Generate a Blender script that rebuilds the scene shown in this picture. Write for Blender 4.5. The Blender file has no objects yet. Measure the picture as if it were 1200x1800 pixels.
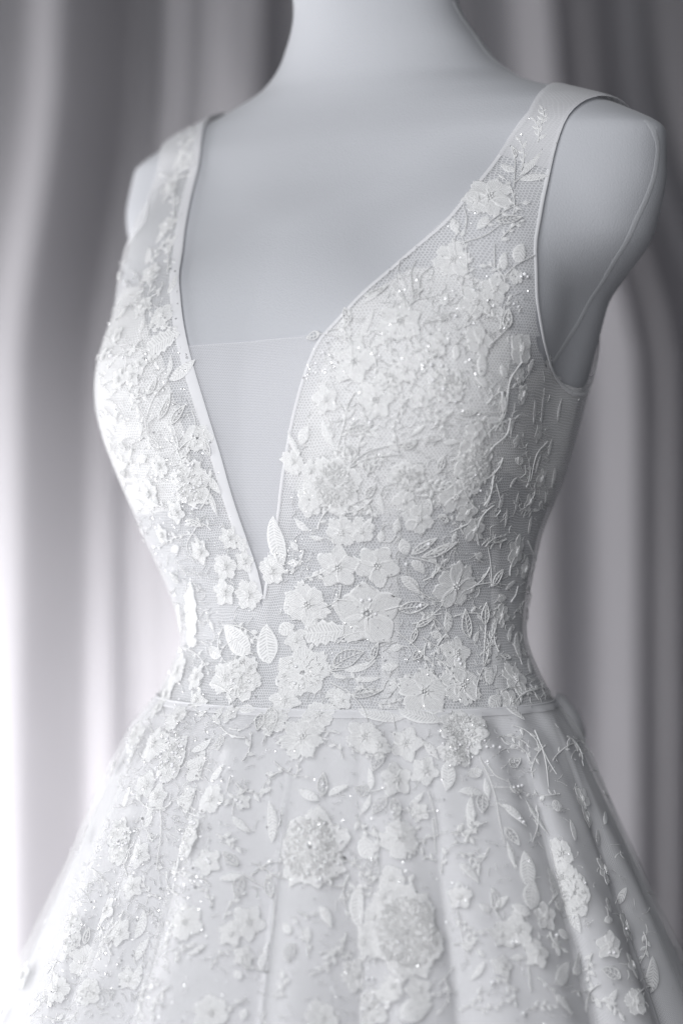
import bpy, bmesh, math, random
import numpy as np
from mathutils import Vector, Matrix
from mathutils.bvhtree import BVHTree

# ------------------------------------------------------------------ camera, world, lights
SC = bpy.context.scene
YAW = math.radians(35); D = 1.8; ZC = 1.2; FPX = 4500.; OX = -0.014
RIGHT = np.array([math.cos(YAW), math.sin(YAW), 0]); FWD = np.array([-math.sin(YAW), math.cos(YAW), 0]); UP = np.array([0, 0, 1.])
CAM = -FWD * D + RIGHT * OX + UP * ZC
cam = bpy.data.cameras.new('camera'); camo = bpy.data.objects.new('camera', cam); SC.collection.objects.link(camo)
camo.location = CAM; camo.rotation_euler = (math.radians(90), 0, YAW)
cam.sensor_fit = 'HORIZONTAL'; cam.sensor_width = 24; cam.lens = 90; cam.clip_start = .05; cam.clip_end = 60
cam.dof.use_dof = True; cam.dof.focus_distance = 1.69; cam.dof.aperture_fstop = 2.2
SC.camera = camo
world = bpy.data.worlds.new('World'); SC.world = world; world.use_nodes = True
bg = world.node_tree.nodes['Background']
bg.inputs[0].default_value = (.88, .92, 1.0, 1); bg.inputs[1].default_value = .09
def frame_pt(r, f, z): return RIGHT * r + FWD * f + UP * z
def area(name, loc, target, sx, sy, power, col):
    l = bpy.data.lights.new(name, 'AREA'); l.shape = 'RECTANGLE'; l.size = sx; l.size_y = sy; l.energy = power; l.color = col
    o = bpy.data.objects.new(name, l); SC.collection.objects.link(o)
    o.location = loc; o.rotation_euler = (Vector(target) - Vector(loc)).to_track_quat('-Z', 'Y').to_euler()
    return o
area('window_light', frame_pt(-1.25, .32, .88), frame_pt(0, 0, 1.05), 1.1, 1.4, 18.5, (.98, .985, 1))
area('curtain_side_lamp', frame_pt(-1.9, 1.05, .60), frame_pt(-1.30, 1.85, .70), .45, 1.0, 66, (1, .985, .985))  # added lamp out of view, rakes the curtain folds and mostly misses the figure
area('window_behind_curtain', frame_pt(-.34, 1.95, .72), frame_pt(-.30, 1.5, .80), .22, .85, 19, (1, .985, .98))
area('room_light', frame_pt(-.42, -1.5, 1.5), frame_pt(0, 0, 1.1), .9, .9, 21, (.97, .98, 1))
SC.view_settings.view_transform = 'Standard'; SC.view_settings.look = 'None'; SC.view_settings.exposure = 0; SC.view_settings.gamma = 1
SC.cycles.transparent_max_bounces = 24; SC.cycles.max_bounces = 8
try:
    SC.cycles.use_denoising = True; SC.cycles.denoiser = 'OPENIMAGEDENOISE'; SC.cycles.denoising_prefilter = 'ACCURATE'
except Exception: pass

# ------------------------------------------------------------------ helpers
rnd = random.Random(7)
def mesh_obj(name, V, F, mat, parent=None, uv=None, smooth=True, rim=None):
    m = bpy.data.meshes.new(name)
    m.from_pydata([tuple(map(float, v)) for v in V], [], [tuple(map(int, f)) for f in F])
    if uv is not None:
        l = m.uv_layers.new(name='UVMap')
        fl = np.zeros((len(m.loops), 2), np.float32)
        vi = np.zeros(len(m.loops), np.int32); m.loops.foreach_get('vertex_index', vi)
        fl[:] = np.asarray(uv, np.float32)[vi]
        l.data.foreach_set('uv', fl.ravel())
    if rim is not None: m.attributes.new('rim', 'FLOAT', 'POINT').data.foreach_set('value', np.asarray(rim, np.float32))
    if smooth: m.polygons.foreach_set('use_smooth', np.ones(len(m.polygons), bool))
    m.materials.append(mat); m.update()
    o = bpy.data.objects.new(name, m); SC.collection.objects.link(o)
    if parent is not None: o.parent = parent
    return o
def thing(name, label, cat, group=None):
    o = bpy.data.objects.new(name, None); SC.collection.objects.link(o)
    o['label'] = label; o['category'] = cat
    if group: o['group'] = group
    o.empty_display_size = .1
    return o
def N(nt, t, **kw):
    n = nt.nodes.new(t)
    for k, v in kw.items(): setattr(n, k, v)
    return n
def new_mat(name):
    m = bpy.data.materials.new(name); m.use_nodes = True
    nt = m.node_tree; b = nt.nodes['Principled BSDF']
    return m, nt, b
def mathn(nt, op, a, b=None):
    n = N(nt, 'ShaderNodeMath', operation=op)
    for i, v in enumerate((a, b)):
        if v is None: continue
        if isinstance(v, (int, float)): n.inputs[i].default_value = v
        else: nt.links.new(v, n.inputs[i])
    return n.outputs[0]
def vmath(nt, op, a, b=None):
    n = N(nt, 'ShaderNodeVectorMath', operation=op)
    for i, v in enumerate((a, b)):
        if v is None: continue
        if isinstance(v, (tuple, list)): n.inputs[i].default_value = v
        else: nt.links.new(v, n.inputs[i])
    return n
def hex_lines(nt, cell, width, jitter=0.):
    """1 on the threads of a hexagonal net, 0 in its holes; UV in metres"""
    uv = N(nt, 'ShaderNodeTexCoord').outputs['UV']
    p = vmath(nt, 'ADD', uv, (10, 10, 0)).outputs[0]
    if jitter:
        ns = N(nt, 'ShaderNodeTexNoise'); ns.inputs['Scale'].default_value = 60; nt.links.new(uv, ns.inputs['Vector'])
        o = vmath(nt, 'SUBTRACT', ns.outputs['Color'], (.5, .5, .5)).outputs[0]
        sc = N(nt, 'ShaderNodeVectorMath', operation='SCALE'); nt.links.new(o, sc.inputs[0]); sc.inputs['Scale'].default_value = jitter
        p = vmath(nt, 'ADD', p, sc.outputs[0]).outputs[0]
    p = vmath(nt, 'DIVIDE', p, (cell, cell, 1)).outputs[0]
    r = (1, 1.7320508, 1); h = (.5, .8660254, 0)
    a = vmath(nt, 'SUBTRACT', vmath(nt, 'MODULO', p, r).outputs[0], h).outputs[0]
    b = vmath(nt, 'SUBTRACT', vmath(nt, 'MODULO', vmath(nt, 'SUBTRACT', p, h).outputs[0], r).outputs[0], h).outputs[0]
    def hexd(v):
        s = N(nt, 'ShaderNodeSeparateXYZ'); nt.links.new(vmath(nt, 'ABSOLUTE', v).outputs[0], s.inputs[0])
        return mathn(nt, 'MAXIMUM', s.outputs[0], mathn(nt, 'ADD', mathn(nt, 'MULTIPLY', s.outputs[0], .5), mathn(nt, 'MULTIPLY', s.outputs[1], .8660254)))
    d = mathn(nt, 'SUBTRACT', .5, mathn(nt, 'MINIMUM', hexd(a), hexd(b)))
    return mathn(nt, 'LESS_THAN', d, width)

# ------------------------------------------------------------------ materials
def fabric(name, col, rough=.8, sheen=.2, weave=900, bump=.15, trans=0, rows=.5):
    m, nt, b = new_mat(name)
    b.inputs['Roughness'].default_value = rough
    b.inputs['Specular IOR Level'].default_value = .25
    b.inputs['Sheen Weight'].default_value = sheen; b.inputs['Sheen Roughness'].default_value = .4
    tc = N(nt, 'ShaderNodeTexCoord')
    ns = N(nt, 'ShaderNodeTexNoise'); ns.inputs['Scale'].default_value = 9; ns.inputs['Detail'].default_value = 5
    nt.links.new(tc.outputs['Object'], ns.inputs['Vector'])
    mx = N(nt, 'ShaderNodeMix', data_type='RGBA'); nt.links.new(ns.outputs['Fac'], mx.inputs['Factor'])
    mx.inputs['A'].default_value = tuple(c * .96 for c in col) + (1,); mx.inputs['B'].default_value = tuple(min(1, c * 1.03) for c in col) + (1,)
    nt.links.new(mx.outputs['Result'], b.inputs['Base Color'])
    wv = N(nt, 'ShaderNodeTexWave', bands_direction='Z'); wv.inputs['Scale'].default_value = weave / 6.3; wv.inputs['Distortion'].default_value = 1.2
    nt.links.new(tc.outputs['Object'], wv.inputs['Vector'])
    n2 = N(nt, 'ShaderNodeTexNoise'); n2.inputs['Scale'].default_value = weave * .8; n2.inputs['Detail'].default_value = 2
    nt.links.new(tc.outputs['Object'], n2.inputs['Vector'])
    bp = N(nt, 'ShaderNodeBump'); bp.inputs['Strength'].default_value = bump; bp.inputs['Distance'].default_value = .0006
    nt.links.new(mathn(nt, 'ADD', mathn(nt, 'MULTIPLY', wv.outputs['Fac'], rows), n2.outputs['Fac']), bp.inputs['Height'])
    nt.links.new(bp.outputs[0], b.inputs['Normal'])
    if trans:
        out = nt.nodes['Material Output']
        t = N(nt, 'ShaderNodeBsdfTranslucent'); nt.links.new(mx.outputs['Result'], t.inputs['Color'])
        ms = N(nt, 'ShaderNodeMixShader'); ms.inputs[0].default_value = trans
        nt.links.new(b.outputs[0], ms.inputs[1]); nt.links.new(t.outputs[0], ms.inputs[2]); nt.links.new(ms.outputs[0], out.inputs['Surface'])
    return m
M_FORM = fabric('form_jersey', (.545, .555, .585), .9, .2, 900, .35, 0, 0)
M_FORMSEAM = fabric('form_seam', (.585, .595, .62), .9, .25, 900, .3, 0, 0)
M_CUP = fabric('cup_lining', (.86, .86, .86), .75, .25, 2200, .12, .08)
M_BIND = fabric('binding_cloth', (.76, .76, .78), .8, .2, 2400, .10)
M_CURTAIN = fabric('curtain_cloth', (.385, .378, .40), .85, .1, 700, .12, .45)
def thread(name, col, scale, bump, gap=.80, body=None):
    """embroidery: bands of satin stitch with the ground showing a little between the threads"""
    m, nt, b = new_mat(name)
    b.inputs['Roughness'].default_value = .5
    b.inputs['Specular IOR Level'].default_value = .35; b.inputs['Sheen Weight'].default_value = .3
    tc = N(nt, 'ShaderNodeTexCoord')
    wv = N(nt, 'ShaderNodeTexWave', bands_direction='X'); wv.inputs['Scale'].default_value = scale; wv.inputs['Distortion'].default_value = 3.2; wv.inputs['Detail'].default_value = 3; wv.inputs['Detail Scale'].default_value = 1.6
    nt.links.new(tc.outputs['UV'], wv.inputs['Vector'])
    ns = N(nt, 'ShaderNodeTexNoise'); ns.inputs['Scale'].default_value = 750; ns.inputs['Detail'].default_value = 3; nt.links.new(tc.outputs['Object'], ns.inputs['Vector'])
    hgt = mathn(nt, 'ADD', wv.outputs['Fac'], mathn(nt, 'MULTIPLY', ns.outputs['Fac'], 1.1))
    mx = N(nt, 'ShaderNodeMix', data_type='RGBA'); mx.clamp_factor = True
    nt.links.new(mathn(nt, 'MULTIPLY', mathn(nt, 'SUBTRACT', hgt, .25), .9), mx.inputs['Factor'])
    mx.inputs['A'].default_value = tuple(c * gap for c in col) + (1,); mx.inputs['B'].default_value = col + (1,)
    nt.links.new(mx.outputs['Result'], b.inputs['Base Color'])
    if body is not None:
        at = N(nt, 'ShaderNodeAttribute', attribute_name='rim')
        cov = mathn(nt, 'MAXIMUM', at.outputs['Fac'], mathn(nt, 'MINIMUM', 1., mathn(nt, 'ADD', body, mathn(nt, 'MULTIPLY', mathn(nt, 'SUBTRACT', hgt, .5), .45))))
        nt.links.new(cov, b.inputs['Alpha'])
    bp = N(nt, 'ShaderNodeBump'); bp.inputs['Strength'].default_value = bump; bp.inputs['Distance'].default_value = .0009
    nt.links.new(hgt, bp.inputs['Height']); nt.links.new(bp.outputs[0], b.inputs['Normal'])
    out = nt.nodes['Material Output']
    t = N(nt, 'ShaderNodeBsdfTranslucent'); nt.links.new(mx.outputs['Result'], t.inputs['Color'])
    ms = N(nt, 'ShaderNodeMixShader'); ms.inputs[0].default_value = .15
    nt.links.new(b.outputs[0], ms.inputs[1]); nt.links.new(t.outputs[0], ms.inputs[2]); nt.links.new(ms.outputs[0], out.inputs['Surface'])
    if body is not None:
        tr = N(nt, 'ShaderNodeBsdfTransparent'); m2 = N(nt, 'ShaderNodeMixShader'); b.inputs['Alpha'].default_value = 1
        for lk in list(b.inputs['Alpha'].links): nt.links.remove(lk)
        nt.links.new(cov, m2.inputs[0]); nt.links.new(tr.outputs[0], m2.inputs[1]); nt.links.new(ms.outputs[0], m2.inputs[2]); nt.links.new(m2.outputs[0], out.inputs['Surface'])
    return m
M_LACE = thread('lace_thread', (.97, .97, .97), .5, .26, .94, .60)
M_CORD = thread('lace_cord', (.96, .96, .96), 1.5, .2, .92)
def net(name, col, cell, width, base, thread_a, jitter=0.):
    m, nt, b = new_mat(name)
    b.inputs['Base Color'].default_value = col + (1,); b.inputs['Roughness'].default_value = .6; b.inputs['Sheen Weight'].default_value = .3
    hx = hex_lines(nt, cell, width, jitter)
    a = mathn(nt, 'ADD', base, mathn(nt, 'MULTIPLY', hx, thread_a - base))
    nt.links.new(a, b.inputs['Alpha'])
    return m
M_NET = net('bodice_net', (.87, .87, .88), .0020, .11, .32, .70, .0045)
M_STRAPNET = net('strap_net', (.84, .84, .86), .0014, .16, .58, .66, .003)
M_TULLE = net('soft_tulle', (.80, .80, .83), .0012, .15, .32, .56, .0006)
M_BONE, _nt, _b = new_mat('boning_tape'); _b.inputs['Base Color'].default_value = (.85, .85, .86, 1); _b.inputs['Alpha'].default_value = .7; _b.inputs['Roughness'].default_value = .7
def satin():
    m, nt, b = new_mat('skirt_satin')
    b.inputs['Base Color'].default_value = (.70, .70, .72, 1); b.inputs['Roughness'].default_value = .55
    b.inputs['Specular IOR Level'].default_value = .3; b.inputs['Sheen Weight'].default_value = .1
    tc = N(nt, 'ShaderNodeTexCoord')
    ns = N(nt, 'ShaderNodeTexNoise'); ns.inputs['Scale'].default_value = 6; ns.inputs['Detail'].default_value = 3
    mp = N(nt, 'ShaderNodeMapping'); mp.inputs['Scale'].default_value = (1, 1, .25)
    nt.links.new(tc.outputs['Object'], mp.inputs[0]); nt.links.new(mp.outputs[0], ns.inputs['Vector'])
    n2 = N(nt, 'ShaderNodeTexNoise'); n2.inputs['Scale'].default_value = 1300; nt.links.new(tc.outputs['Object'], n2.inputs['Vector'])
    bp = N(nt, 'ShaderNodeBump'); bp.inputs['Strength'].default_value = .35; bp.inputs['Distance'].default_value = .02
    nt.links.new(ns.outputs['Fac'], bp.inputs['Height'])
    b2 = N(nt, 'ShaderNodeBump'); b2.inputs['Strength'].default_value = .12; b2.inputs['Distance'].default_value = .0005
    nt.links.new(n2.outputs['Fac'], b2.inputs['Height']); nt.links.new(bp.outputs[0], b2.inputs['Normal']); nt.links.new(b2.outputs[0], b.inputs['Normal'])
    return m
M_SATIN = satin()
M_SEQ, _nt, _b = new_mat('sequin'); _b.inputs['Base Color'].default_value = (.97, .97, .98, 1); _b.inputs['Metallic'].default_value = .65; _b.inputs['Roughness'].default_value = .13; _b.inputs['Specular IOR Level'].default_value = 1; _b.inputs['Coat Weight'].default_value = 1
M_OVER = net('skirt_tulle', (.90, .90, .91), .0012, .12, .16, .40, .0003)
M_BEAD, _nt, _b = new_mat('glass_bead'); _b.inputs['Base Color'].default_value = (.93, .93, .95, 1); _b.inputs['Roughness'].default_value = .07; _b.inputs['Specular IOR Level'].default_value = .9; _b.inputs['Coat Weight'].default_value = 1; _b.inputs['Coat Roughness'].default_value = .03
M_FLOOR = fabric('floor_carpet', (.42, .41, .42), .9, .1, 300, .3)
def interp(z,zs,vs):
    zs=np.array(zs);vs=np.array(vs)
    h=np.diff(zs);dl=np.diff(vs)/h
    m=np.zeros_like(vs);m[0]=dl[0];m[-1]=dl[-1]
    m[1:-1]=np.where(dl[:-1]*dl[1:]>0,2*dl[:-1]*dl[1:]/(dl[:-1]+dl[1:]+1e-12),0)
    z=np.clip(z,zs[0],zs[-1]);i=np.clip(np.searchsorted(zs,z)-1,0,len(h)-1)
    t=(z-zs[i])/h[i]
    return (2*t**3-3*t**2+1)*vs[i]+(t**3-2*t**2+t)*h[i]*m[i]+(-2*t**3+3*t**2)*vs[i+1]+(t**3-t**2)*h[i]*m[i+1]
ST=np.array([# z a bf bb yc
(.90,.190,.150,.135,-.008),(1.00,.165,.138,.125,-.008),(1.06,.146,.127,.118,-.008),(1.12,.1215,.111,.101,-.007),(1.18,.128,.114,.110,-.002),(1.23,.142,.130,.122,.008),(1.284,.152,.128,.124,.022),
(1.34,.166,.126,.112,.034),(1.39,.208,.116,.100,.034),(1.43,.219,.098,.092,.034),(1.455,.219,.086,.084,.034),(1.475,.186,.075,.076,.034),(1.49,.140,.067,.072,.033),(1.505,.100,.061,.072,.031),(1.525,.078,.057,.072,.027),(1.56,.061,.053,.053,.018),(1.70,.058,.053,.052,.0)])
def smin(a,b,k):
    h=np.clip(.5+.5*(b-a)/k,0,1)
    return b+(a-b)*h-k*h*(1-h)
def ell(x,y,z,c,r,rot=0):
    X=(x-c[0]);Y=y-c[1];Z=z-c[2]
    if rot:
        X,Z=X*math.cos(rot)+Z*math.sin(rot),-X*math.sin(rot)+Z*math.cos(rot)
    q0=np.sqrt((X/r[0])**2+(Y/r[1])**2+(Z/r[2])**2)+1e-9
    q1=np.sqrt((X/r[0]**2)**2+(Y/r[1]**2)**2+(Z/r[2]**2)**2)+1e-9
    return q0*(q0-1)/q1
def sdf(x,y,z):
    a,bf,bb,yc=[interp(z,ST[:,0],ST[:,i]) for i in range(1,5)]
    left_shoulder=np.where(x<0,.009,-.002)*np.exp(-((z-1.42)/.045)**2)
    a=a+left_shoulder
    Y=y-yc;b=np.where(Y<0,bf,bb);x=np.abs(x)
    rho=np.sqrt((x/a)**2+(Y/b)**2)+1e-9
    g=np.sqrt((x/a**2)**2+(Y/b**2)**2)+1e-9
    f=rho*(rho-1)/g
    f=smin(f,ell(x,y,z,(.086,-.068,1.286),(.077,.070,.080)),.045)
    f=smin(f,ell(x,y,z,(.0,-.060,1.280),(.080,.056,.085)),.09)
    f=smin(f,ell(x,y,z,(.062,-.062,1.215),(.058,.052,.075)),.05)
    f=smin(f,ell(x,y,z,(.121,-.036,1.356),(.048,.048,.060)),.04)
    pl=(x-.250-left_shoulder)*.92-(z-1.445)*.37+(.03-y)*.08-np.maximum(0,1.31-z)*1.5
    return -smin(-f,-pl,.018)
def surface_nets(h=.005,iso=0):
    xs=np.arange(-.30,.3001,h);ys=np.arange(-.25,.2501,h);zs=np.arange(.92,1.66,h)
    X,Y,Z=np.meshgrid(xs,ys,zs,indexing='ij')
    F=sdf(X,Y,Z)-iso
    S=F<0
    nx,ny,nz=F.shape
    acc=np.zeros((nx-1,ny-1,nz-1,3));cnt=np.zeros((nx-1,ny-1,nz-1))
    O=[(i,j,k) for i in(0,1) for j in(0,1) for k in(0,1)]
    def sub(A,o): return A[o[0]:nx-1+o[0],o[1]:ny-1+o[1],o[2]:nz-1+o[2]]
    for o in O:
        for ax in range(3):
            if o[ax]==0:
                p=list(o);p[ax]=1
                A=sub(F,o);B=sub(F,p);c=(A<0)!=(B<0)
                t=np.where(c,A/np.where(c,A-B,1),0)
                for d in range(3):
                    acc[...,d]+=np.where(c,o[d]+(t if d==ax else 0),0)
                cnt+=c
    act=cnt>0
    idx=-np.ones(act.shape,int);idx[act]=np.arange(act.sum())
    I=np.argwhere(act)
    V=(acc[act]/cnt[act][:,None]+I)*h+np.array([xs[0],ys[0],zs[0]])
    quads=[]
    for ax in range(3):
        sl0=[slice(1,-1)]*3;sl1=[slice(1,-1)]*3
        sl0[ax]=slice(0,-1);sl1[ax]=slice(1,None)
        A=S[tuple(sl0)];B=S[tuple(sl1)]
        e=np.argwhere(A!=B)
        flip=A[A!=B]
        off=np.array([1,1,1]);off[ax]=0
        e=e+off
        u,v=[d for d in range(3) if d!=ax]
        def cell(du,dv):
            q=e.copy();q[:,u]-=du;q[:,v]-=dv
            return idx[q[:,0],q[:,1],q[:,2]]
        q=np.stack([cell(0,0),cell(1,0),cell(1,1),cell(0,1)],1)
        if ax==1: flip=~flip
        q[~flip]=q[~flip][:,::-1]
        quads.append(q)
    Q=np.concatenate(quads);Q=Q[(Q>=0).all(1)]
    for _ in range(4):
        f,g=grad(V);V=V-g*((f-iso)/(g**2).sum(1).clip(.2))[:,None]*.8
    return V,Q
def grad(V,e=.0008):
    x,y,z=V.T
    f=sdf(x,y,z)
    g=np.stack([sdf(x+e,y,z)-sdf(x-e,y,z),sdf(x,y+e,z)-sdf(x,y-e,z),sdf(x,y,z+e)-sdf(x,y,z-e)],1)/(2*e)
    return f,g

# ------------------------------------------------------------------ dress form
BV, BQ = surface_nets(.0045)
_, G = grad(BV); BN = G / np.linalg.norm(G, axis=1)[:, None]
def offs(d): return BV + BN * d
form = thing('dress_form', 'pale grey jersey dress form with bare neck and shoulders wearing the gown', 'mannequin')
keep = BV[:, 2] > .95
torso_f = BQ[keep[BQ].all(1)]
def compact(V, F):
    F = np.asarray(F); u, inv = np.unique(F.ravel(), return_inverse=True)
    return V[u], inv.reshape(F.shape)
tv, tf = compact(BV, torso_f)
mesh_obj('torso', tv, tf, M_FORM, form)
BVH_BODY = BVHTree.FromPolygons([tuple(v) for v in offs(.003)], [tuple(map(int, q)) for q in BQ])

def ray(px, py):
    d = FWD * FPX + RIGHT * (px - 600) - UP * (py - 900)
    return Vector(CAM), Vector(d / np.linalg.norm(d))
def hit(px, py, bvh):
    o, d = ray(px, py)
    l, n, i, t = bvh.ray_cast(o, d, 5)
    if l is None:                                   # beside the outline: nearest point of the surface
        w = D - .02
        p = o + d * (w / d.dot(Vector(FWD)))
        l, n, i, t = bvh.find_nearest(p)
    return l, n

# ------------------------------------------------------------------ bodice outlines, read off the visible edges
V_NEAR = [(.132,.105,1.462),(.142,.075,1.481),(.1455,.035,1.489),(962,153),(930,195),(895,240),(850,305),(790,378),(720,440),(650,500),(590,562),(562,592),(545,625),(530,668),(511,740),(497,820),(487,900),(476,960),(467,1020),(462,1052)]
V_FAR = [(-.122,.105,1.462),(-.130,.075,1.481),(-.132,.035,1.489),(-.128,.0,1.482),(352,260),(336,340),(323,410),(315,470),(316,520),(322,570),(338,640),(365,730),(395,830),(430,940),(455,1015),(462,1052)]
A_NEAR = [(.176,.105,1.455),(.180,.075,1.472),(.182,.035,1.480),(.179,.005,1.475),(1005,192),(985,228),(968,290),(950,380),(942,440),(944,510),(955,590),(968,640),(985,672),(1008,690)]
A_FAR = [(-.170,.105,1.455),(-.173,.075,1.474),(-.174,.035,1.481),(-.172,.0,1.474),(282,280),(264,340),(252,390),(-.160,-.035,1.372),(-.156,-.024,1.347),(-.158,-.016,1.317),(-.156,.008,1.287),(-.154,.03,1.281)]
def to3(pts, bvh=None):
    bvh = bvh or BVH_BODY
    return [bvh.find_nearest(Vector(q))[0] if len(q) == 3 else hit(q[0], q[1], bvh)[0] for q in pts]
def dense(pts, n):
    P = np.array([tuple(p) for p in pts], float)
    s = np.concatenate([[0], np.cumsum(np.linalg.norm(np.diff(P, axis=0), axis=1))])
    t = np.linspace(0, s[-1], n)
    return np.stack([interp_(t, s, P[:, k]) for k in range(P.shape[1])], 1)
def interp_(t, s, v):
    s = np.asarray(s, float).copy()
    for i in range(1, len(s)):
        if s[i] <= s[i - 1]: s[i] = s[i - 1] + 1e-6
    return interp(t, s, v)
def curve_xz(pts3):
    a = sorted((p.z, abs(p.x)) for p in pts3)
    zs = [a[0][0]]; xs = [a[0][1]]
    for z, x in a[1:]:
        if z > zs[-1] + 1e-4: zs.append(z); xs.append(x)
    return np.array(zs), np.array(xs)
vn3, vf3, an3, af3 = to3(V_NEAR), to3(V_FAR), to3(A_NEAR), to3(A_FAR)
VB_X = vn3[-1].x
VN, VF, AN, AF = curve_xz(vn3[2:]), curve_xz(vf3[2:]), curve_xz(an3[2:]), curve_xz(af3[2:])
Z_V = vn3[-1].z
Z_U = an3[-1].z                                      # bottom of the armhole
AY = tuple(np.array(v) for v in zip(*sorted((p.z, p.y) for p in an3[2:])))
def lerp(z, c):  return np.interp(z, c[0], c[1])
def f_front(P):
    x, y, z = P.T; ax = np.abs(x); near = x > VB_X
    xin = np.where(near, lerp(z, VN), lerp(z, VF))
    xin = np.where(z < Z_V, -(Z_V - z) * .6, np.where(near, x * 0 + xin - 0, xin))
    fin = np.where(near, x, -x) - xin
    xo = np.where(near, lerp(z, AN), lerp(z, AF))
    xo = np.where(z < Z_U + .004, xo + (Z_U + .004 - z) * 8, xo)
    arm = xo - ax + np.maximum(0, lerp(z, AY) - .014 - y) * 6
    over = lerp(z, AY) + .006 - y
    arm = np.where((z > Z_U + .004) & (z < 1.42) & (over < 0), np.minimum(arm, over), arm)
    return np.minimum(fin, arm)
XB_IN = (np.array([1.20, 1.25, 1.32, 1.42, 1.462, 1.481, 1.489]), np.array([-.03, .0, .07, .115, .127, .136, .139]))
XB_OUT = (np.array([Z_U - .03, Z_U - .002, Z_U + .012, 1.33, 1.40, 1.43, 1.455, 1.473, 1.48]), np.array([.40, .18, .150, .132, .136, .150, .168, .177, .178]))
def f_back(P):
    x, y, z = P.T; ax = np.abs(x)
    return np.minimum(ax - lerp(z, XB_IN), lerp(z, XB_OUT) - ax)
Y_SPLIT = .045
def f_bodice(P):
    w = np.clip((P[:, 1] - Y_SPLIT + .006) / .012, 0, 1)
    return f_front(P) * (1 - w) + f_back(P) * w
def clip(V, F, fs):
    """keep the part of a mesh where every function of fs is positive, cut along the zero line"""
    V = [tuple(v) for v in V]; F = [tuple(f) for f in F]
    for f in fs:
        val = f(np.array(V)); cache = {}; nf = []
        val = list(val)
        for p in F:
            s = [val[i] >= 0 for i in p]
            if all(s): nf.append(p); continue
            if not any(s): continue
            q = []
            for k in range(len(p)):
                i, j = p[k], p[(k + 1) % len(p)]
                if val[i] >= 0: q.append(i)
                if (val[i] >= 0) != (val[j] >= 0):
                    key = (min(i, j), max(i, j))
                    if key not in cache:
                        t = val[i] / (val[i] - val[j]); a, b = V[i], V[j]
                        cache[key] = len(V); V.append(tuple(a[c] + (b[c] - a[c]) * t for c in range(3))); val.append(0.)
                    q.append(cache[key])
            if len(q) > 2: nf.append(tuple(q))
        F = nf
    used = sorted({i for p in F for i in p}); mp = {k: n for n, k in enumerate(used)}
    return np.array([V[i] for i in used]), [tuple(mp[i] for i in p) for p in F]
def uv_body(V): 
    ph = np.arctan2(V[:, 0], -V[:, 1]); return np.stack([ph * .14, V[:, 2]], 1)
def body_part(name, d, fs, mat, parent):
    V, F = clip(offs(d), BQ, fs)
    o = mesh_obj(name, V, F, mat, parent, uv_body(V))
    return o
Z0 = 1.0705
gown = thing('wedding_dress', 'white sleeveless wedding gown with deep plunging neckline and floral lace appliques on the dress form', 'wedding dress')
above = lambda P: P[:, 2] - (Z0 - .004)
body_part('bodice_net', .003, [f_bodice, above], M_NET, gown)
strap_f = lambda P: P[:, 2] - 1.432 + .35 * (np.abs(P[:, 0]) - .15)
body_part('shoulder_strap', .0038, [f_bodice, strap_f, lambda P: P[:, 0]], M_STRAPNET, gown)
body_part('shoulder_strap', .0038, [f_bodice, strap_f, lambda P: -P[:, 0]], M_STRAPNET, gown)
# cup linings
CUP = [(585,575),(640,520),(720,470),(800,470),(860,500),(890,570),(888,660),(880,760),(865,830),(800,880),(730,905),(640,905),(560,895),(500,850),(505,760),(530,670),(550,615)]
cup2 = np.array([(p.x, p.z) for p in to3(CUP)])
def poly_f(poly, sx):
    def f(P):
        q = np.stack([P[:, 0] * sx, P[:, 2]], 1)
        dmin = np.full(len(q), 9.); ins = np.zeros(len(q), bool)
        for i in range(len(poly)):
            a, b = poly[i], poly[(i + 1) % len(poly)]
            ab = b - a; t = np.clip(((q - a) @ ab) / (ab @ ab), 0, 1)
            dmin = np.minimum(dmin, np.linalg.norm(q - a - t[:, None] * ab, axis=1))
            c = (a[1] > q[:, 1]) != (b[1] > q[:, 1])
            xx = a[0] + (q[:, 1] - a[1]) / np.where(c, b[1] - a[1], 1) * ab[0]
            ins ^= c & (q[:, 0] < xx)
        return np.where(ins, dmin, -dmin)
    return f
frontal = lambda P: Y_SPLIT - P[:, 1]
for sx in (1, -1):
    body_part('bust_cup', .0016, [frontal, f_bodice, poly_f(cup2, sx)], M_CUP, gown)
# modesty panel of soft tulle behind the V
zp = hit(440, 600, BVH_BODY)[0].z
body_part('modesty_panel', .0022, [frontal, lambda P: (zp + .004 * np.sin(P[:, 0] * 30) * .3) - P[:, 2], lambda P: P[:, 2] - (Z_V - .02), lambda P: -(f_front(P) - .012), lambda P: .11 - np.abs(P[:, 0])], M_TULLE, gown)

# ------------------------------------------------------------------ skirt
AX = np.array([0, -.008])
def waist_r(ph):
    lo, hi = np.full_like(ph, .03), np.full_like(ph, .3)
    for _ in range(40):
        m = (lo + hi) / 2; v = sdf(AX[0] + np.sin(ph) * m, AX[1] - np.cos(ph) * m, np.full_like(ph, Z0)) < 0
        lo = np.where(v, m, lo); hi = np.where(v, hi, m)
    return lo + .0034
def skirt_base(ph, z):
    d = Z0 - z
    return waist_r(ph) + .007 * (1 - np.exp(-d / .03)) + .42 * d
def skirt_pt(ph, z, r): return np.stack([AX[0] + np.sin(ph) * r, AX[1] - np.cos(ph) * r, z], -1)
nph = 420
PH = np.linspace(-math.pi, math.pi, nph + 1)[:-1]
ZS = np.concatenate([Z0 - np.linspace(0, 1, 130) ** 1.15 * .34, np.linspace(Z0 - .36, .006, 26)])
PG, ZG = np.meshgrid(PH, ZS)
base = skirt_pt(PG, ZG, skirt_base(PG.ravel(), ZG.ravel()).reshape(PG.shape)).reshape(-1, 3)
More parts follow.
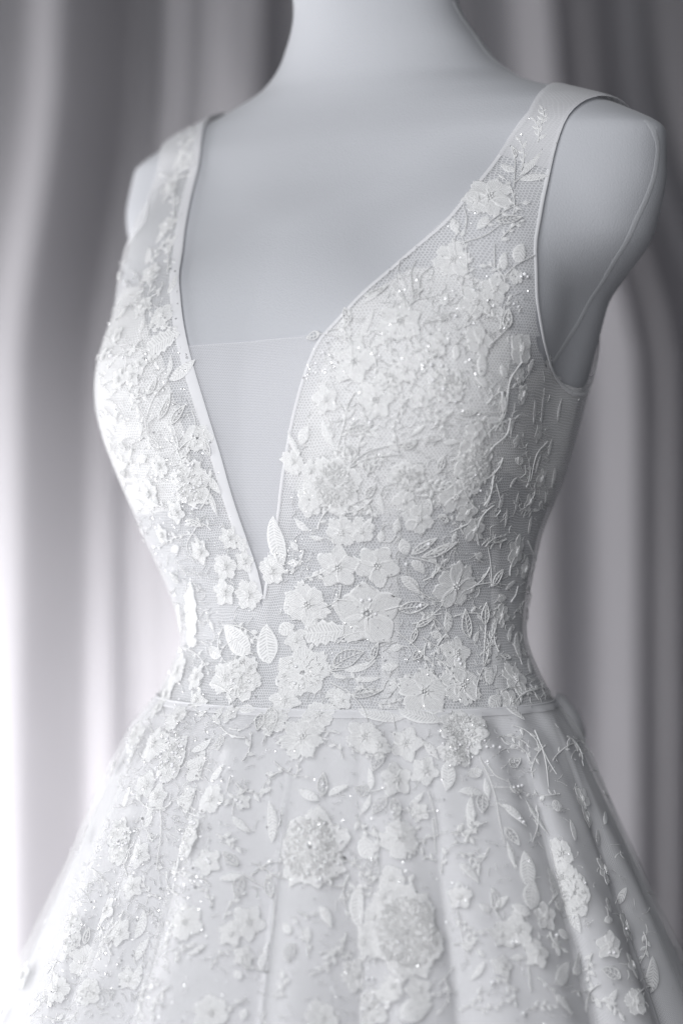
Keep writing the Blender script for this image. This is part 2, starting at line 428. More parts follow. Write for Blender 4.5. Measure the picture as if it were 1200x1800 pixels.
def grid_faces(nr, nc, wrap):
    F = []
    for i in range(nr - 1):
        for j in range(nc if wrap else nc - 1):
            k = (j + 1) % nc
            F.append((i * nc + j, (i + 1) * nc + j, (i + 1) * nc + k, i * nc + k))
    return F
SF = grid_faces(len(ZS), nph, True)
bb = BVHTree.FromPolygons([tuple(v) for v in base], SF)
def phi_at(px, py):
    l, n = hit(px, py, bb); return math.atan2(l.x - AX[0], -(l.y - AX[1]))
VAL = [(60,1750,.55),(130,1750,.7),(243,1750,1.0),(459,1740,1.25),(640,1750,.45),(812,1750,.6),(1052,1750,.7),(1165,1750,.5)]
vals = [(phi_at(x, y), a) for x, y, a in VAL]
p = vals[-1][0] + .35
while p < vals[0][0] + 2 * math.pi - .2:
    vals.append((p, rnd.uniform(.5, 1.2))); p += rnd.uniform(.3, .5)
print('fold angles', [round(math.degrees(v[0])) for v in vals])
def folds(ph, d):
    out = np.zeros_like(ph)
    n = len(vals)
    for i in range(n):
        a, wa = vals[i]; b, wb = vals[(i + 1) % n]
        if b <= a: b += 2 * math.pi
        t = ((ph - a) % (2 * math.pi)) / (b - a)
        m = t < 1
        # convex lobe: steep rise after a valley, long fall towards the next
        tt = np.clip(t, 1e-6, 1); s = np.sin(math.pi * tt ** .72) ** .75
        out += np.where(m, s * (wa * (1 - tt) + wb * tt), 0)
    return (out - .55) * .042 * np.clip(d / .30, 0, 1.6) ** .9
def skirt_r(ph, z):
    d = Z0 - z
    r = skirt_base(ph, z) + folds(ph, d)
    # small gathers where the cloth leaves the seam
    r += .0022 * np.sin(ph * 23 + 1.3 * np.sin(ph * 5)) * np.exp(-d / .06) * np.clip(d / .01, 0, 1)
    # one rounded pleat left of the middle
    g = PLEAT; dd = (ph - g + math.pi) % (2 * math.pi) - math.pi
    r += .010 * np.exp(-(dd / .11) ** 2) * np.clip((d - .004) / .02, 0, 1) * np.exp(-((d - .02) / .22) ** 2)
    return r
PLEAT = phi_at(425, 1330)
sv = skirt_pt(PG, ZG, skirt_r(PG.ravel(), ZG.ravel()).reshape(PG.shape)).reshape(-1, 3)
suv = np.stack([PG.ravel() * .2, ZG.ravel()], 1)
skirt = mesh_obj('skirt', sv, SF, M_SATIN, gown, suv)
def over_r(ph, z):
    d = Z0 - z; w = np.clip(d / .02, 0, 1)
    return skirt_r(ph, z) + .0006 + w * (.0041 + .0016 * np.sin(ph * 17 + 9 * z) * np.sin(ph * 7.3 - 5 * z + 1) + .0012 * np.sin(ph * 41 + 4 * np.sin(z * 13)))
sv = skirt_pt(PG, ZG, over_r(PG.ravel(), ZG.ravel()).reshape(PG.shape)).reshape(-1, 3)
mesh_obj('skirt_overlay', sv, SF, M_OVER, gown, suv)
BVH_SKIRT = BVHTree.FromPolygons([tuple(v) for v in sv], SF)
# carrier of the lace: net surface above the seam, skirt below
nv = offs(.0034); kq = BQ[(nv[:, 2] > Z0 - .002)[BQ].all(1)]
cv = np.concatenate([nv, sv]); cf = [tuple(map(int, q)) for q in kq] + [tuple(i + len(nv) for i in q) for q in SF]
CARRY = BVHTree.FromPolygons([tuple(v) for v in cv], cf)

# ------------------------------------------------------------------ ribbons, bindings and cords along curves on the surface
def ribbon(name, pts, width, h, mat, parent, bvh, side=0., n=60, lift=.0006, uvs=True):
    """pts: image points along one edge; side -1..1 shifts the strip to one side of them"""
    C = dense(to3(pts, bvh), n); cols = [-1, -.8, -.35, .35, .8, 1]; prof = [-.8, .4, 1, 1, .4, -.8]
    V = []; UV = []
    for i, c in enumerate(C):
        t = Vector(C[min(i + 1, n - 1)] - C[max(i - 1, 0)]).normalized()
        l, nn, _, _ = bvh.find_nearest(Vector(c)); b = nn.cross(t).normalized()
        for s, q in zip(cols, prof):
            p0 = Vector(c) + b * (width / 2 * (s + side))
            l2, n2, _, _ = bvh.find_nearest(p0)
            V.append(l2 + n2 * (lift + h * q)); UV.append((s * .5, i / n * 20))
    return mesh_obj(name, V, grid_faces(n, len(cols), False), mat, parent, UV)
def tube_geo(P, rad, k=5, close=False):
    P = [Vector(p) for p in P]; V = []; F = []
    n = len(P)
    up = None
    for i in range(n):
        t = (P[min(i + 1, n - 1)] - P[max(i - 1, 0)])
        if t.length < 1e-9: t = Vector((0, 0, 1))
        t.normalize()
        if up is None: up = t.orthogonal().normalized()
        up = (up - t * up.dot(t))
        if up.length < 1e-6: up = t.orthogonal()
        up.normalize(); b = t.cross(up)
        r = rad[i] if hasattr(rad, '__len__') else rad
        for j in range(k):
            a = 2 * math.pi * j / k
            V.append(P[i] + (up * math.cos(a) + b * math.sin(a)) * r)
        if i:
            for j in range(k):
                F.append(((i - 1) * k + j, (i - 1) * k + (j + 1) % k, i * k + (j + 1) % k, i * k + j))
    return V, F
ribbon('neckline_binding', V_NEAR, .0025, .0002, M_BIND, gown, BVH_BODY, side=.9, lift=.0003)
ribbon('neckline_binding', V_FAR, .0082, .0002, M_BIND, gown, BVH_BODY, side=-.9, lift=.0003)
ribbon('armhole_binding', A_NEAR + [(.151,.048,1.281),(.146,.066,1.287),(.138,.084,1.300),(.131,.098,1.325)], .0026, .0002, M_BIND, gown, BVH_BODY, side=-.6, lift=.0003)
ribbon('armhole_binding', A_FAR, .0034, .0002, M_BIND, gown, BVH_BODY, side=.6, lift=.0003)
ribbon('boning_channel', [(686,895),(686,960),(686,1040),(686,1120),(685,1200),(685,1246)], .0115, .0003, M_BONE, gown, BVH_BODY, lift=-.0004)
ribbon('boning_channel', [(868,880),(872,960),(872,1040),(872,1120),(878,1200),(886,1238)], .009, .0003, M_BONE, gown, BVH_BODY, lift=-.0004)
# waist seam and folded edge of the panel
wr = waist_r(PH); wp = skirt_pt(PH, np.full_like(PH, Z0 + .0005), wr + .0006)
V, F = tube_geo(list(wp) + [wp[0]], .0006, 6); mesh_obj('waist_seam', V, F, M_BIND, gown)
wb = []; zz = [.0, .0010, .0026, .0040, .0048]; hh = [.0, .0002, .0003, .0002, -.0003]
for a, b in zip(zz, hh): wb += [tuple(q) for q in skirt_pt(PH, np.full_like(PH, Z0 + .0006 - a), over_r(PH, np.full_like(PH, min(Z0, Z0 + .0006 - a))) + b)]
mesh_obj('waist_band', wb, grid_faces(5, nph, True), M_SATIN, gown)
# seams of the form
ribbon('arm_plate_seam', [(1132,210),(1150,232),(1156,262),(1150,305),(1135,350),(1112,400),(1085,450),(1052,505),(1020,560),(992,605),(970,640)], .0056, .00012, M_FORMSEAM, form, BVHTree.FromPolygons([tuple(v) for v in BV], [tuple(map(int, q)) for q in BQ]), lift=.0002)
ribbon('neck_seam', [(797,0),(812,30),(835,62),(868,92),(905,117),(940,138),(972,156)], .0066, .0002, M_FORMSEAM, form, BVHTree.FromPolygons([tuple(v) for v in BV], [tuple(map(int, q)) for q in BQ]), lift=.0002)

# ------------------------------------------------------------------ lace appliques, sewn on the net and the skirt
def frame_at(px, py, bvh=None):
    l, n = hit(px, py, bvh or CARRY)
    e1 = Vector(RIGHT) - n * n.dot(Vector(RIGHT)); 
    if e1.length < 1e-3: e1 = n.orthogonal()
    e1.normalize(); e2 = n.cross(e1).normalized()
    if e2.z < 0: e2 = -e2
    k = (l - Vector(CAM)).dot(Vector(FWD)) / FPX
    return l, n, e1, e2, k
def conform(fr, pts, lift):
    l, n, e1, e2, k = fr; out = []
    for u, v, h in pts:
        q = l + e1 * (u * k) + e2 * (v * k)
        a, b, _, _ = CARRY.find_nearest(q)
        out.append(a + b * (h * k + lift))
    return out
TS = [0, .08, .24, .42, .60, .76, .88, .95, 1]; SS = [-1, -.90, -.66, -.34, 0, .34, .66, .90, 1]
def petal_geo(ang, L, W, rd=.34, pw=2.2, base=.34, rim=.85, mid=.4, scallop=0., lob=3, notch=0., r0=0., cx=0., cy=0., cup=0., nar=.25, R=rnd):
    V = []; UV = []; RIM = []; ca, sa = math.cos(ang), math.sin(ang); ph = R.uniform(0, 6)
    bend = R.uniform(-.12, .12); sc_ = max(.8, W / 13) if W > 2 else 1.6
    for i, t in enumerate(TS):
        for j, s in enumerate(SS):
            al = r0 + (L - r0) * t * (1 - rd * abs(s) ** pw * t - notch * math.exp(-(s / .22) ** 2) * t)
            al += L * scallop * math.cos(s * lob * math.pi + ph) * t * t
            wd = W * s * (base + (1 - base) * math.sin(min(1, t * 1.3) * math.pi / 2)) + bend * L * t * t * .5
            wd *= (1 - nar * t ** 3); jx = R.uniform(-.035, .035)
            al *= 1 + jx * t * 1.1; wd *= 1 + jx
            edge = i in (0, len(TS) - 1) or j in (0, len(SS) - 1)
            ring = i == len(TS) - 2 or j in (1, len(SS) - 2)
            h = -.1 if edge else (rim if ring else mid - (.2 if j == 4 else 0) + R.uniform(-.22, .22))
            h += cup * t * t * L * .12
            V.append((cx + al * ca - wd * sa, cy + al * sa + wd * ca, h)); UV.append((s * 2.6 * sc_ + bend, t * 2.2 * sc_)); RIM.append(1. if edge or ring else (.9 if i < 2 else 0.))
    return V, UV, grid_faces(len(TS), len(SS), False), RIM
def join(parts):
    V = []; F = []; UV = []; RIM = []
    for v, uv, f, rm in parts:
        o = len(V); V += v; UV += uv; RIM += rm; F += [tuple(i + o for i in p) for p in f]
    return V, UV, F, RIM
def ball(c, r, nx=7, ny=5):
    V = [c + Vector((0, 0, r))]; F = []
    for i in range(1, ny):
        a = math.pi * i / ny
        for j in range(nx):
            b = 2 * math.pi * j / nx; V.append(c + Vector((math.sin(a) * math.cos(b), math.sin(a) * math.sin(b), math.cos(a))) * r)
    V.append(c - Vector((0, 0, r)))
    for j in range(nx):
        F.append((0, 1 + j, 1 + (j + 1) % nx))
        for i in range(ny - 2):
            a = 1 + i * nx; F.append((a + j, a + nx + j, a + nx + (j + 1) % nx, a + (j + 1) % nx))
        a = 1 + (ny - 2) * nx; F.append((a + j, len(V) - 1, a + (j + 1) % nx))
    return V, F
BEADS = []
def flower(px, py, r, n=5, rot=None, style='round', sub=True):
    fr = frame_at(px, py); rot = rnd.uniform(0, 6.28) if rot is None else math.radians(rot)
    ps = []
    for i in range(n):
        a = rot + 2 * math.pi * i / n + rnd.uniform(-.10, .10); L = r * rnd.uniform(1.06, 1.28)
        W = 1.1 * r * math.sin(math.pi / n) * {'round': .86, 'point': .98, 'ruffle': .92, 'square': .95}.get(style, 1)
        kw = dict(r0=r * .10)
        kw.update(rd=.46, pw=2.0, nar=.22)
        if style == 'point': kw.update(rd=.16, pw=1.5, nar=.74, base=.30, scallop=.03, lob=4)
        if style == 'ruffle': kw.update(scallop=.07, lob=rnd.choice((2, 3, 4)), rd=.22)
        if style == 'square': kw.update(rd=.12, scallop=.05, lob=3)
        rim = min(.62, .42 + r * .005)
        ps.append(petal_geo(a, L, W, rim=rim + (i % 2) * .3, mid=rim * .25 + (i % 2) * .25, **kw))
    V, UV, F, RIM = join(ps)
    o = mesh_obj('lace_flower', conform(fr, V, .00035 + rnd.uniform(0, .0002)), F, M_LACE, gown, UV, True, RIM)
    if sub and r > 15:
        Vb = []; Fb = []
        m = 6
        ring = [(math.cos(2 * math.pi * i / m + rot) * r * .15, math.sin(2 * math.pi * i / m + rot) * r * .15, 1.5) for i in range(m)] + [(0, 0, 1.8)]
        for c in conform(fr, ring, .0007):
            v, f = ball(c, (1.5 + r * .028) * fr[4], 6, 4); o2 = len(Vb); Vb += v; Fb += [tuple(i + o2 for i in q) for q in f]
        for i in range(7):                         # stitched rays running out from the middle
            a = rot + 2 * math.pi * (i + .5) / 7
            P = conform(fr, [(math.cos(a) * r * q, math.sin(a) * r * q, 1.7 - q * .9) for q in (.18, .28, .40)], .0007)
            v, f = tube_geo(P, .7 * fr[4], 4); o2 = len(Vb); Vb += v; Fb += [tuple(i + o2 for i in q) for q in f]
        mesh_obj('flower_center', Vb, Fb, M_CORD, o)
    return o
def loops(fr, rx, ry, count, parent, hmax=3.4):
    Vb = []; Fb = []
    for _ in range(count):
        a = rnd.uniform(0, 6.28); q = math.sqrt(rnd.random()); u, v = rx * q * math.cos(a), ry * q * math.sin(a)
        b = a + rnd.uniform(-.9, .9); ln = rnd.uniform(2.2, 5.0); bend = rnd.uniform(-1.2, 1.2); hh = rnd.uniform(.5, 1) * hmax
        pts = [(u + math.cos(b) * ln * s - math.sin(b) * bend * (1 - s * s), v + math.sin(b) * ln * s + math.cos(b) * bend * (1 - s * s), hh * (1 - .6 * s * s)) for s in (-1, -.4, .4, 1)]
        vv, ff = tube_geo(conform(fr, pts, .0008), .85 * fr[4], 3); o2 = len(Vb); Vb += vv; Fb += [tuple(i + o2 for i in p) for p in ff]
    if Vb:
        o = mesh_obj('thread_loops', Vb, Fb, M_CORD, parent); o['kind'] = 'stuff'
def rose(px, py, rx, ry=None, lp=1., layers=3, beads=0):
    ry = ry or rx; fr = frame_at(px, py); ps = []; rot = rnd.uniform(0, 6)
    for k in range(layers):
        q = (1, .70, .42)[k]; n = (7, 5, 4)[k]
        for i in range(n):
            a = rot + k * .4 + 2 * math.pi * i / n + rnd.uniform(-.12, .12)
            L = q * rnd.uniform(.9, 1.08)
            v, uv, f, rm = petal_geo(a, L, q * math.sin(math.pi / n) * 1.0, r0=.12 * q, scallop=.05, lob=rnd.choice((2, 3)), rd=.25)
            v = [(x * rx, y * ry, z * .75 + k * .55 + (i % 2) * .25) for x, y, z in v]
            ps.append((v, uv, f, rm))
    V, UV, F, RIM = join(ps)
    o = mesh_obj('lace_rose', conform(fr, V, .0004), F, M_LACE, gown, UV, True, RIM)
    loops(fr, rx * .72, ry * .72, int(rx * ry * .075 * lp), o, 2.9)
    for _ in range(beads):
        a = rnd.uniform(0, 6.28); q = math.sqrt(rnd.random()) * .95
        c = conform(fr, [(rx * q * math.cos(a), ry * q * math.sin(a), 4.)], .0008)[0]; BEADS.append((c, rnd.uniform(1.6, 3.0) * fr[4]))
    return o
def curve2(x0, y0, x1, y1, bend, n):
    """image-space curve from base to tip, bowed to one side"""
    dx, dy = x1 - x0, y1 - y0; L = math.hypot(dx, dy)
    return [(x0 + dx * t - dy / L * bend * L * 4 * t * (1 - t), y0 + dy * t + dx / L * bend * L * 4 * t * (1 - t)) for t in [i / (n - 1) for i in range(n)]], L
def leaf(x0, y0, x1, y1, w, style='solid', bend=None):
    bend = rnd.uniform(-.10, .10) if bend is None else bend
    mx, my = (x0 + x1) / 2, (y0 + y1) / 2
    fr = frame_at(mx, my); n = 11 if style == 'notch' else 9
    C, L = curve2(x0 - mx, y0 - my, x1 - mx, y1 - my, bend, n)
    hw = w / 2
    if style == 'open':
        def side(t, s):
            i = min(int(t * (n - 1)), n - 2); q = t * (n - 1) - i
            cx, cy = C[i][0] * (1 - q) + C[i + 1][0] * q, C[i][1] * (1 - q) + C[i + 1][1] * q
            tx, ty = C[i + 1][0] - C[i][0], C[i + 1][1] - C[i][1]; m = math.hypot(tx, ty)
            ww = hw * math.sin(math.pi * min(1, t ** .8)) * s
            return cx - ty / m * ww, -(cy + tx / m * ww)
        Vb = []; Fb = []
        def cord(pts, rad, h=1.5):
            v, f = tube_geo(conform(fr, [(a, b, h) for a, b in pts], .0006), rad * fr[4], 4); o2 = len(Vb); Vb.extend(v); Fb.extend(tuple(i + o2 for i in p) for p in f)
        tt = [i / 10 for i in range(11)]
        for s in (-1, 1): cord([side(t, s) for t in tt], 1.25, 1.6)
        cord([side(t, 0) for t in tt], 1.0, 1.7)
        m = max(3, int(L / 8))
        for i in range(1, m + 1):
            t = i / (m + 1)
            for s in (-1, 1): cord([side(max(0, t - .10), 0), side(t, s * .5), side(t + .03, s)], .8, 1.2)
        return mesh_obj('lace_leaf', Vb, Fb, M_CORD, gown, None)
    S = [-1, -.82, -.4, 0, .4, .82, 1]; V = []; UV = []; RIM = []
    for i in range(n):
        t = i / (n - 1); a, b = C[max(i - 1, 0)], C[min(i + 1, n - 1)]
        tx, ty = b[0] - a[0], b[1] - a[1]; m = math.hypot(tx, ty) + 1e-6
        ww = hw * (math.sin(math.pi * t ** .85) ** .8 if 0 < t < 1 else 0) + .35
        if style == 'slim': ww = hw * (math.sin(math.pi * t) ** 1.3 if 0 < t < 1 else 0) + .5
        if style == 'notch': ww = hw * (math.sin(math.pi * min(1, t ** .7)) ** .6 if 0 < t < 1 else 0) * (1.12 if i % 2 else .82) + .4
        for j, s in enumerate(S):
            edge = j in (0, 6) or i in (0, n - 1); ring = j in (1, 5)
            h = -.1 if edge else ((.65 if ring else .25) + rnd.uniform(-.15, .15))
            if j == 3 and not edge: h = .3 if style != 'slim' else 1.5
            if style == 'ridge' and not edge: h += .55 * (i % 2)
            V.append((C[i][0] - ty / m * ww * s, -(C[i][1] + tx / m * ww * s), h)); UV.append((t * L / 9 + abs(s) * .9, s)); RIM.append(1. if edge or ring or j == 3 else .15)
    o = mesh_obj('lace_leaf', conform(fr, V, .0003 + rnd.uniform(0, .0002)), grid_faces(n, 7, False), M_LACE, gown, UV, True, RIM)
    return o
def stem(pts, r=1.35):
    if len(pts) > 2:
        P = dense([(x, y, 0) for x, y in pts], max(8, 4 * len(pts)))[:, :2]
    else:
        P = np.array([np.array(pts[0]) * (1 - t) + np.array(pts[1]) * t for t in np.linspace(0, 1, 6)])
    out = []
    for x, y in P:
        l, n, *_ = hit(x, y, CARRY); out.append(l + n * .0009)
    rr = [r * .0004 * (1 - .45 * i / len(P)) for i in range(len(P))]
    v, f = tube_geo(out, rr, 5)
    return mesh_obj('lace_stem', v, f, M_CORD, gown)
def bead(px, py, r=2.4):
    l, n, *_ = hit(px, py, CARRY); BEADS.append((l + n * .0012, r * .0004))

def sprig(x, y, a, L, nl, w=1.0):
    """an embroidered spray: a curved vine with small leaves on both sides, one piece of lace"""
    pts = []; c = rnd.choice((-1, 1)) * rnd.uniform(.5, 1.5); px, py = x, y; m = 10
    for i in range(m + 1):
        l, n, *_ = CARRY.ray_cast(*ray(px, py), 5)
        if l is None or (l.z > Z0 and f_bodice(np.array([tuple(l)]))[0] < .007): break
        pts.append((px, py, l + n * .0007, a + c * i / m)); px += math.cos(a + c * i / m) * L / m; py += math.sin(a + c * i / m) * L / m
    if len(pts) < 5: return
    V, F = tube_geo([q[2] for q in pts], [.0006 * w * (1 - .05 * i) for i in range(len(pts))], 4); UV = [(0, 0)] * len(V); RIM = [1.] * len(V)
    for k in range(nl):
        i = min(len(pts) - 1, int((k + 1) / nl * (len(pts) - 1))); s = -1 if k % 2 else 1
        q = pts[i]; b = q[3] + (s * rnd.uniform(.5, 1.0) if k < nl - 1 else 0); ll = rnd.uniform(10, 17) * w; hw = rnd.uniform(.20, .30) * ll
        fr = frame_at(q[0], q[1]); vv = []
        for t in (0, .2, .5, .8, 1):
            g = hw * math.sin(math.pi * t ** .85) if 0 < t < 1 else .3
            for e in (-1, -.7, 0, .7, 1): vv.append((math.cos(b) * ll * t - math.sin(b) * g * e, -(math.sin(b) * ll * t + math.cos(b) * g * e), .7 if abs(e) == .7 else (.35 if e == 0 else -.1))); UV.append((t * 2 + abs(e), e)); RIM.append(1. if e else .6)
        o = len(V); V += conform(fr, vv, .0005); F += [tuple(i2 + o for i2 in f) for f in grid_faces(5, 5, False)]
    return mesh_obj('lace_sprig', V, F, M_LACE, gown, UV, True, RIM)

# catalogue in photograph pixels -----------------------------------------------------------------
FL = [ # x, y, radius, petals, rotation, style
 (622,636,36,5,80,'round'),(703,565,37,6,20,'point'),(572,702,25,5,30,'round'),(660,702,33,6,10,'round'),(712,650,24,5,0,'round'),
 (868,508,25,5,15,'round'),(835,532,28,5,50,'round'),(915,612,29,4,45,'point'),(918,692,16,5,0,'round'),(912,660,15,5,40,'round'),(842,600,24,5,10,'ruffle'),
 (515,812,20,5,0,'ruffle'),(545,828,19,5,20,'round'),(907,775,11,5,0,'round'),(800,872,30,6,0,'ruffle'),(820,900,20,5,0,'round'),(833,930,22,6,0,'ruffle'),
 (478,1003,23,5,0,'ruffle'),(594,997,36,5,90,'round'),(662,993,36,5,60,'round'),(645,1078,55,5,95,'point'),(540,1062,36,6,0,'ruffle'),(520,1126,19,5,0,'round'),
 (800,1030,40,7,0,'ruffle'),(880,1082,20,6,0,'round'),(907,968,25,6,0,'round'),(922,1000,17,5,0,'round'),(800,1150,27,5,90,'round'),
 (745,1217,39,5,85,'ruffle'),(812,1206,34,6,0,'ruffle'),(712,1308,29,5,70,'round'),(640,1296,30,6,0,'ruffle'),(666,1312,22,5,0,'round'),(696,1371,30,5,100,'round'),(746,1356,24,5,0,'round'),
 (905,1195,28,7,0,'ruffle'),(897,1232,20,5,0,'round'),(935,1240,18,5,0,'round'),
 (735,1428,17,5,0,'round'),(703,1474,30,5,45,'square'),(672,1578,17,5,0,'round'),(688,1545,20,5,0,'square'),(658,1612,24,6,0,'ruffle'),(640,1655,30,6,0,'ruffle'),
 (808,1577,21,5,0,'round'),(985,1500,24,5,0,'ruffle'),(985,1542,28,6,30,'ruffle'),(908,1636,29,5,90,'round'),(957,1612,24,5,30,'round'),(943,1676,23,5,0,'round'),(878,1645,20,5,0,'round'),(882,1700,19,5,0,'round'),
 (1100,1628,26,5,0,'round'),(1071,1662,24,5,20,'round'),(1111,1697,20,5,0,'round'),(1062,1530,24,6,0,'round'),(1022,1405,20,5,0,'round'),(1118,1762,22,5,0,'ruffle'),(1030,1440,17,5,0,'round'),
 (625,1715,26,6,0,'ruffle'),(735,1742,24,5,0,'round'),(690,1735,20,5,0,'round'),(435,1622,29,5,0,'round'),(405,1642,20,5,0,'round'),(428,1680,17,5,0,'round'),
 (565,1790,28,6,0,'ruffle'),(370,1782,28,6,0,'ruffle'),(325,1622,30,6,0,'ruffle'),
 (352,1350,26,5,0,'round'),(336,1404,23,5,0,'round'),(370,1406,24,6,0,'ruffle'),(365,1515,22,5,0,'round'),(270,1308,30,6,0,'ruffle'),(258,1380,24,5,0,'round'),(425,1410,14,5,0,'round'),
 (245,1502,22,5,0,'round'),(275,1402,22,5,0,'round'),(186,1600,25,5,0,'round'),(232,1560,20,5,0,'round'),(150,1690,26,6,0,'ruffle'),(210,1640,22,5,0,'round'),(100,1740,24,6,0,'ruffle'),(225,1722,18,5,0,'round'),
 (245,642,17,5,0,'round'),(231,662,20,5,0,'round'),(208,668,18,5,0,'round'),(262,868,24,6,0,'ruffle'),(403,946,20,6,0,'round'),(426,957,13,5,0,'round'),(352,970,20,5,0,'round'),(396,996,22,6,0,'ruffle'),(430,987,18,5,0,'round'),
 (395,1042,23,5,0,'round'),(437,1046,24,6,0,'ruffle'),(312,1180,30,6,0,'ruffle'),(345,1190,22,6,0,'round'),(310,1262,24,6,0,'ruffle'),(405,1256,17,5,0,'round'),(395,1192,28,6,0,'ruffle'),
 (480,1270,26,6,0,'ruffle'),(532,1296,40,7,0,'ruffle'),(560,1258,26,5,0,'ruffle'),(500,1232,26,6,0,'round'),(600,1232,18,5,0,'round'),
 (292,1222,22,6,0,'ruffle'),(345,1232,18,5,0,'round'),(278,1245,18,5,0,'round'),(860,345,36,7,0,'ruffle'),(838,352,24,6,0,'round'),(795,456,30,6,10,'ruffle'),(905,486,14,5,0,'round'),(300,330,16,5,0,'round'),(295,395,18,5,0,'round'),(330,280,14,5,0,'round'),(265,480,22,5,0,'round'),(250,540,20,6,0,'round'),(285,555,20,5,0,'ruffle'),(205,590,16,5,0,'round'),
 (600,935,26,6,0,'ruffle'),(635,932,22,5,0,'ruffle'),(735,912,26,6,0,'ruffle'),(710,880,18,5,0,'ruffle'),(835,762,22,5,60,'point'),(770,600,18,5,0,'round'),(740,700,17,5,0,'round'),
 (280,820,20,6,0,'ruffle'),(310,900,20,5,0,'round'),(285,940,17,5,0,'round'),(950,840,17,5,0,'round'),(930,880,16,5,0,'round'),(945,760,15,5,0,'round'),
]
for x, y, r, n, ro, st in FL: flower(x, y, r, n, ro if ro else None, st)
RO = [ # x, y, rx, ry, loops, layers, beads
 (588,852,50,56,1.5,3,0),(833,818,42,58,1.2,3,2),(785,676,40,34,1.0,2,4),(682,672,28,26,.6,2,0),(715,838,34,28,1.2,2,0),(545,878,26,34,.0,2,0),
 (532,1183,52,46,.25,2,3),(425,1192,44,46,.5,3,5),(813,1288,48,46,1.0,3,7),(800,1325,34,26,1.0,2,4),
 (545,1490,72,78,1.0,3,26),(715,1640,76,88,1.5,3,5),(335,850,42,48,.6,3,30),(300,1335,44,50,.4,3,30),(330,1475,40,44,.3,3,12),(125,1640,26,46,.3,2,12),(650,1775,44,36,.6,2,16),
 (155,1745,30,28,.2,2,2),(1010,1570,30,44,.3,2,2),(348,770,34,26,.2,2,3),(210,1480,30,50,.3,2,16),(240,1310,26,44,.3,2,14)]
for a in RO: rose(*a)
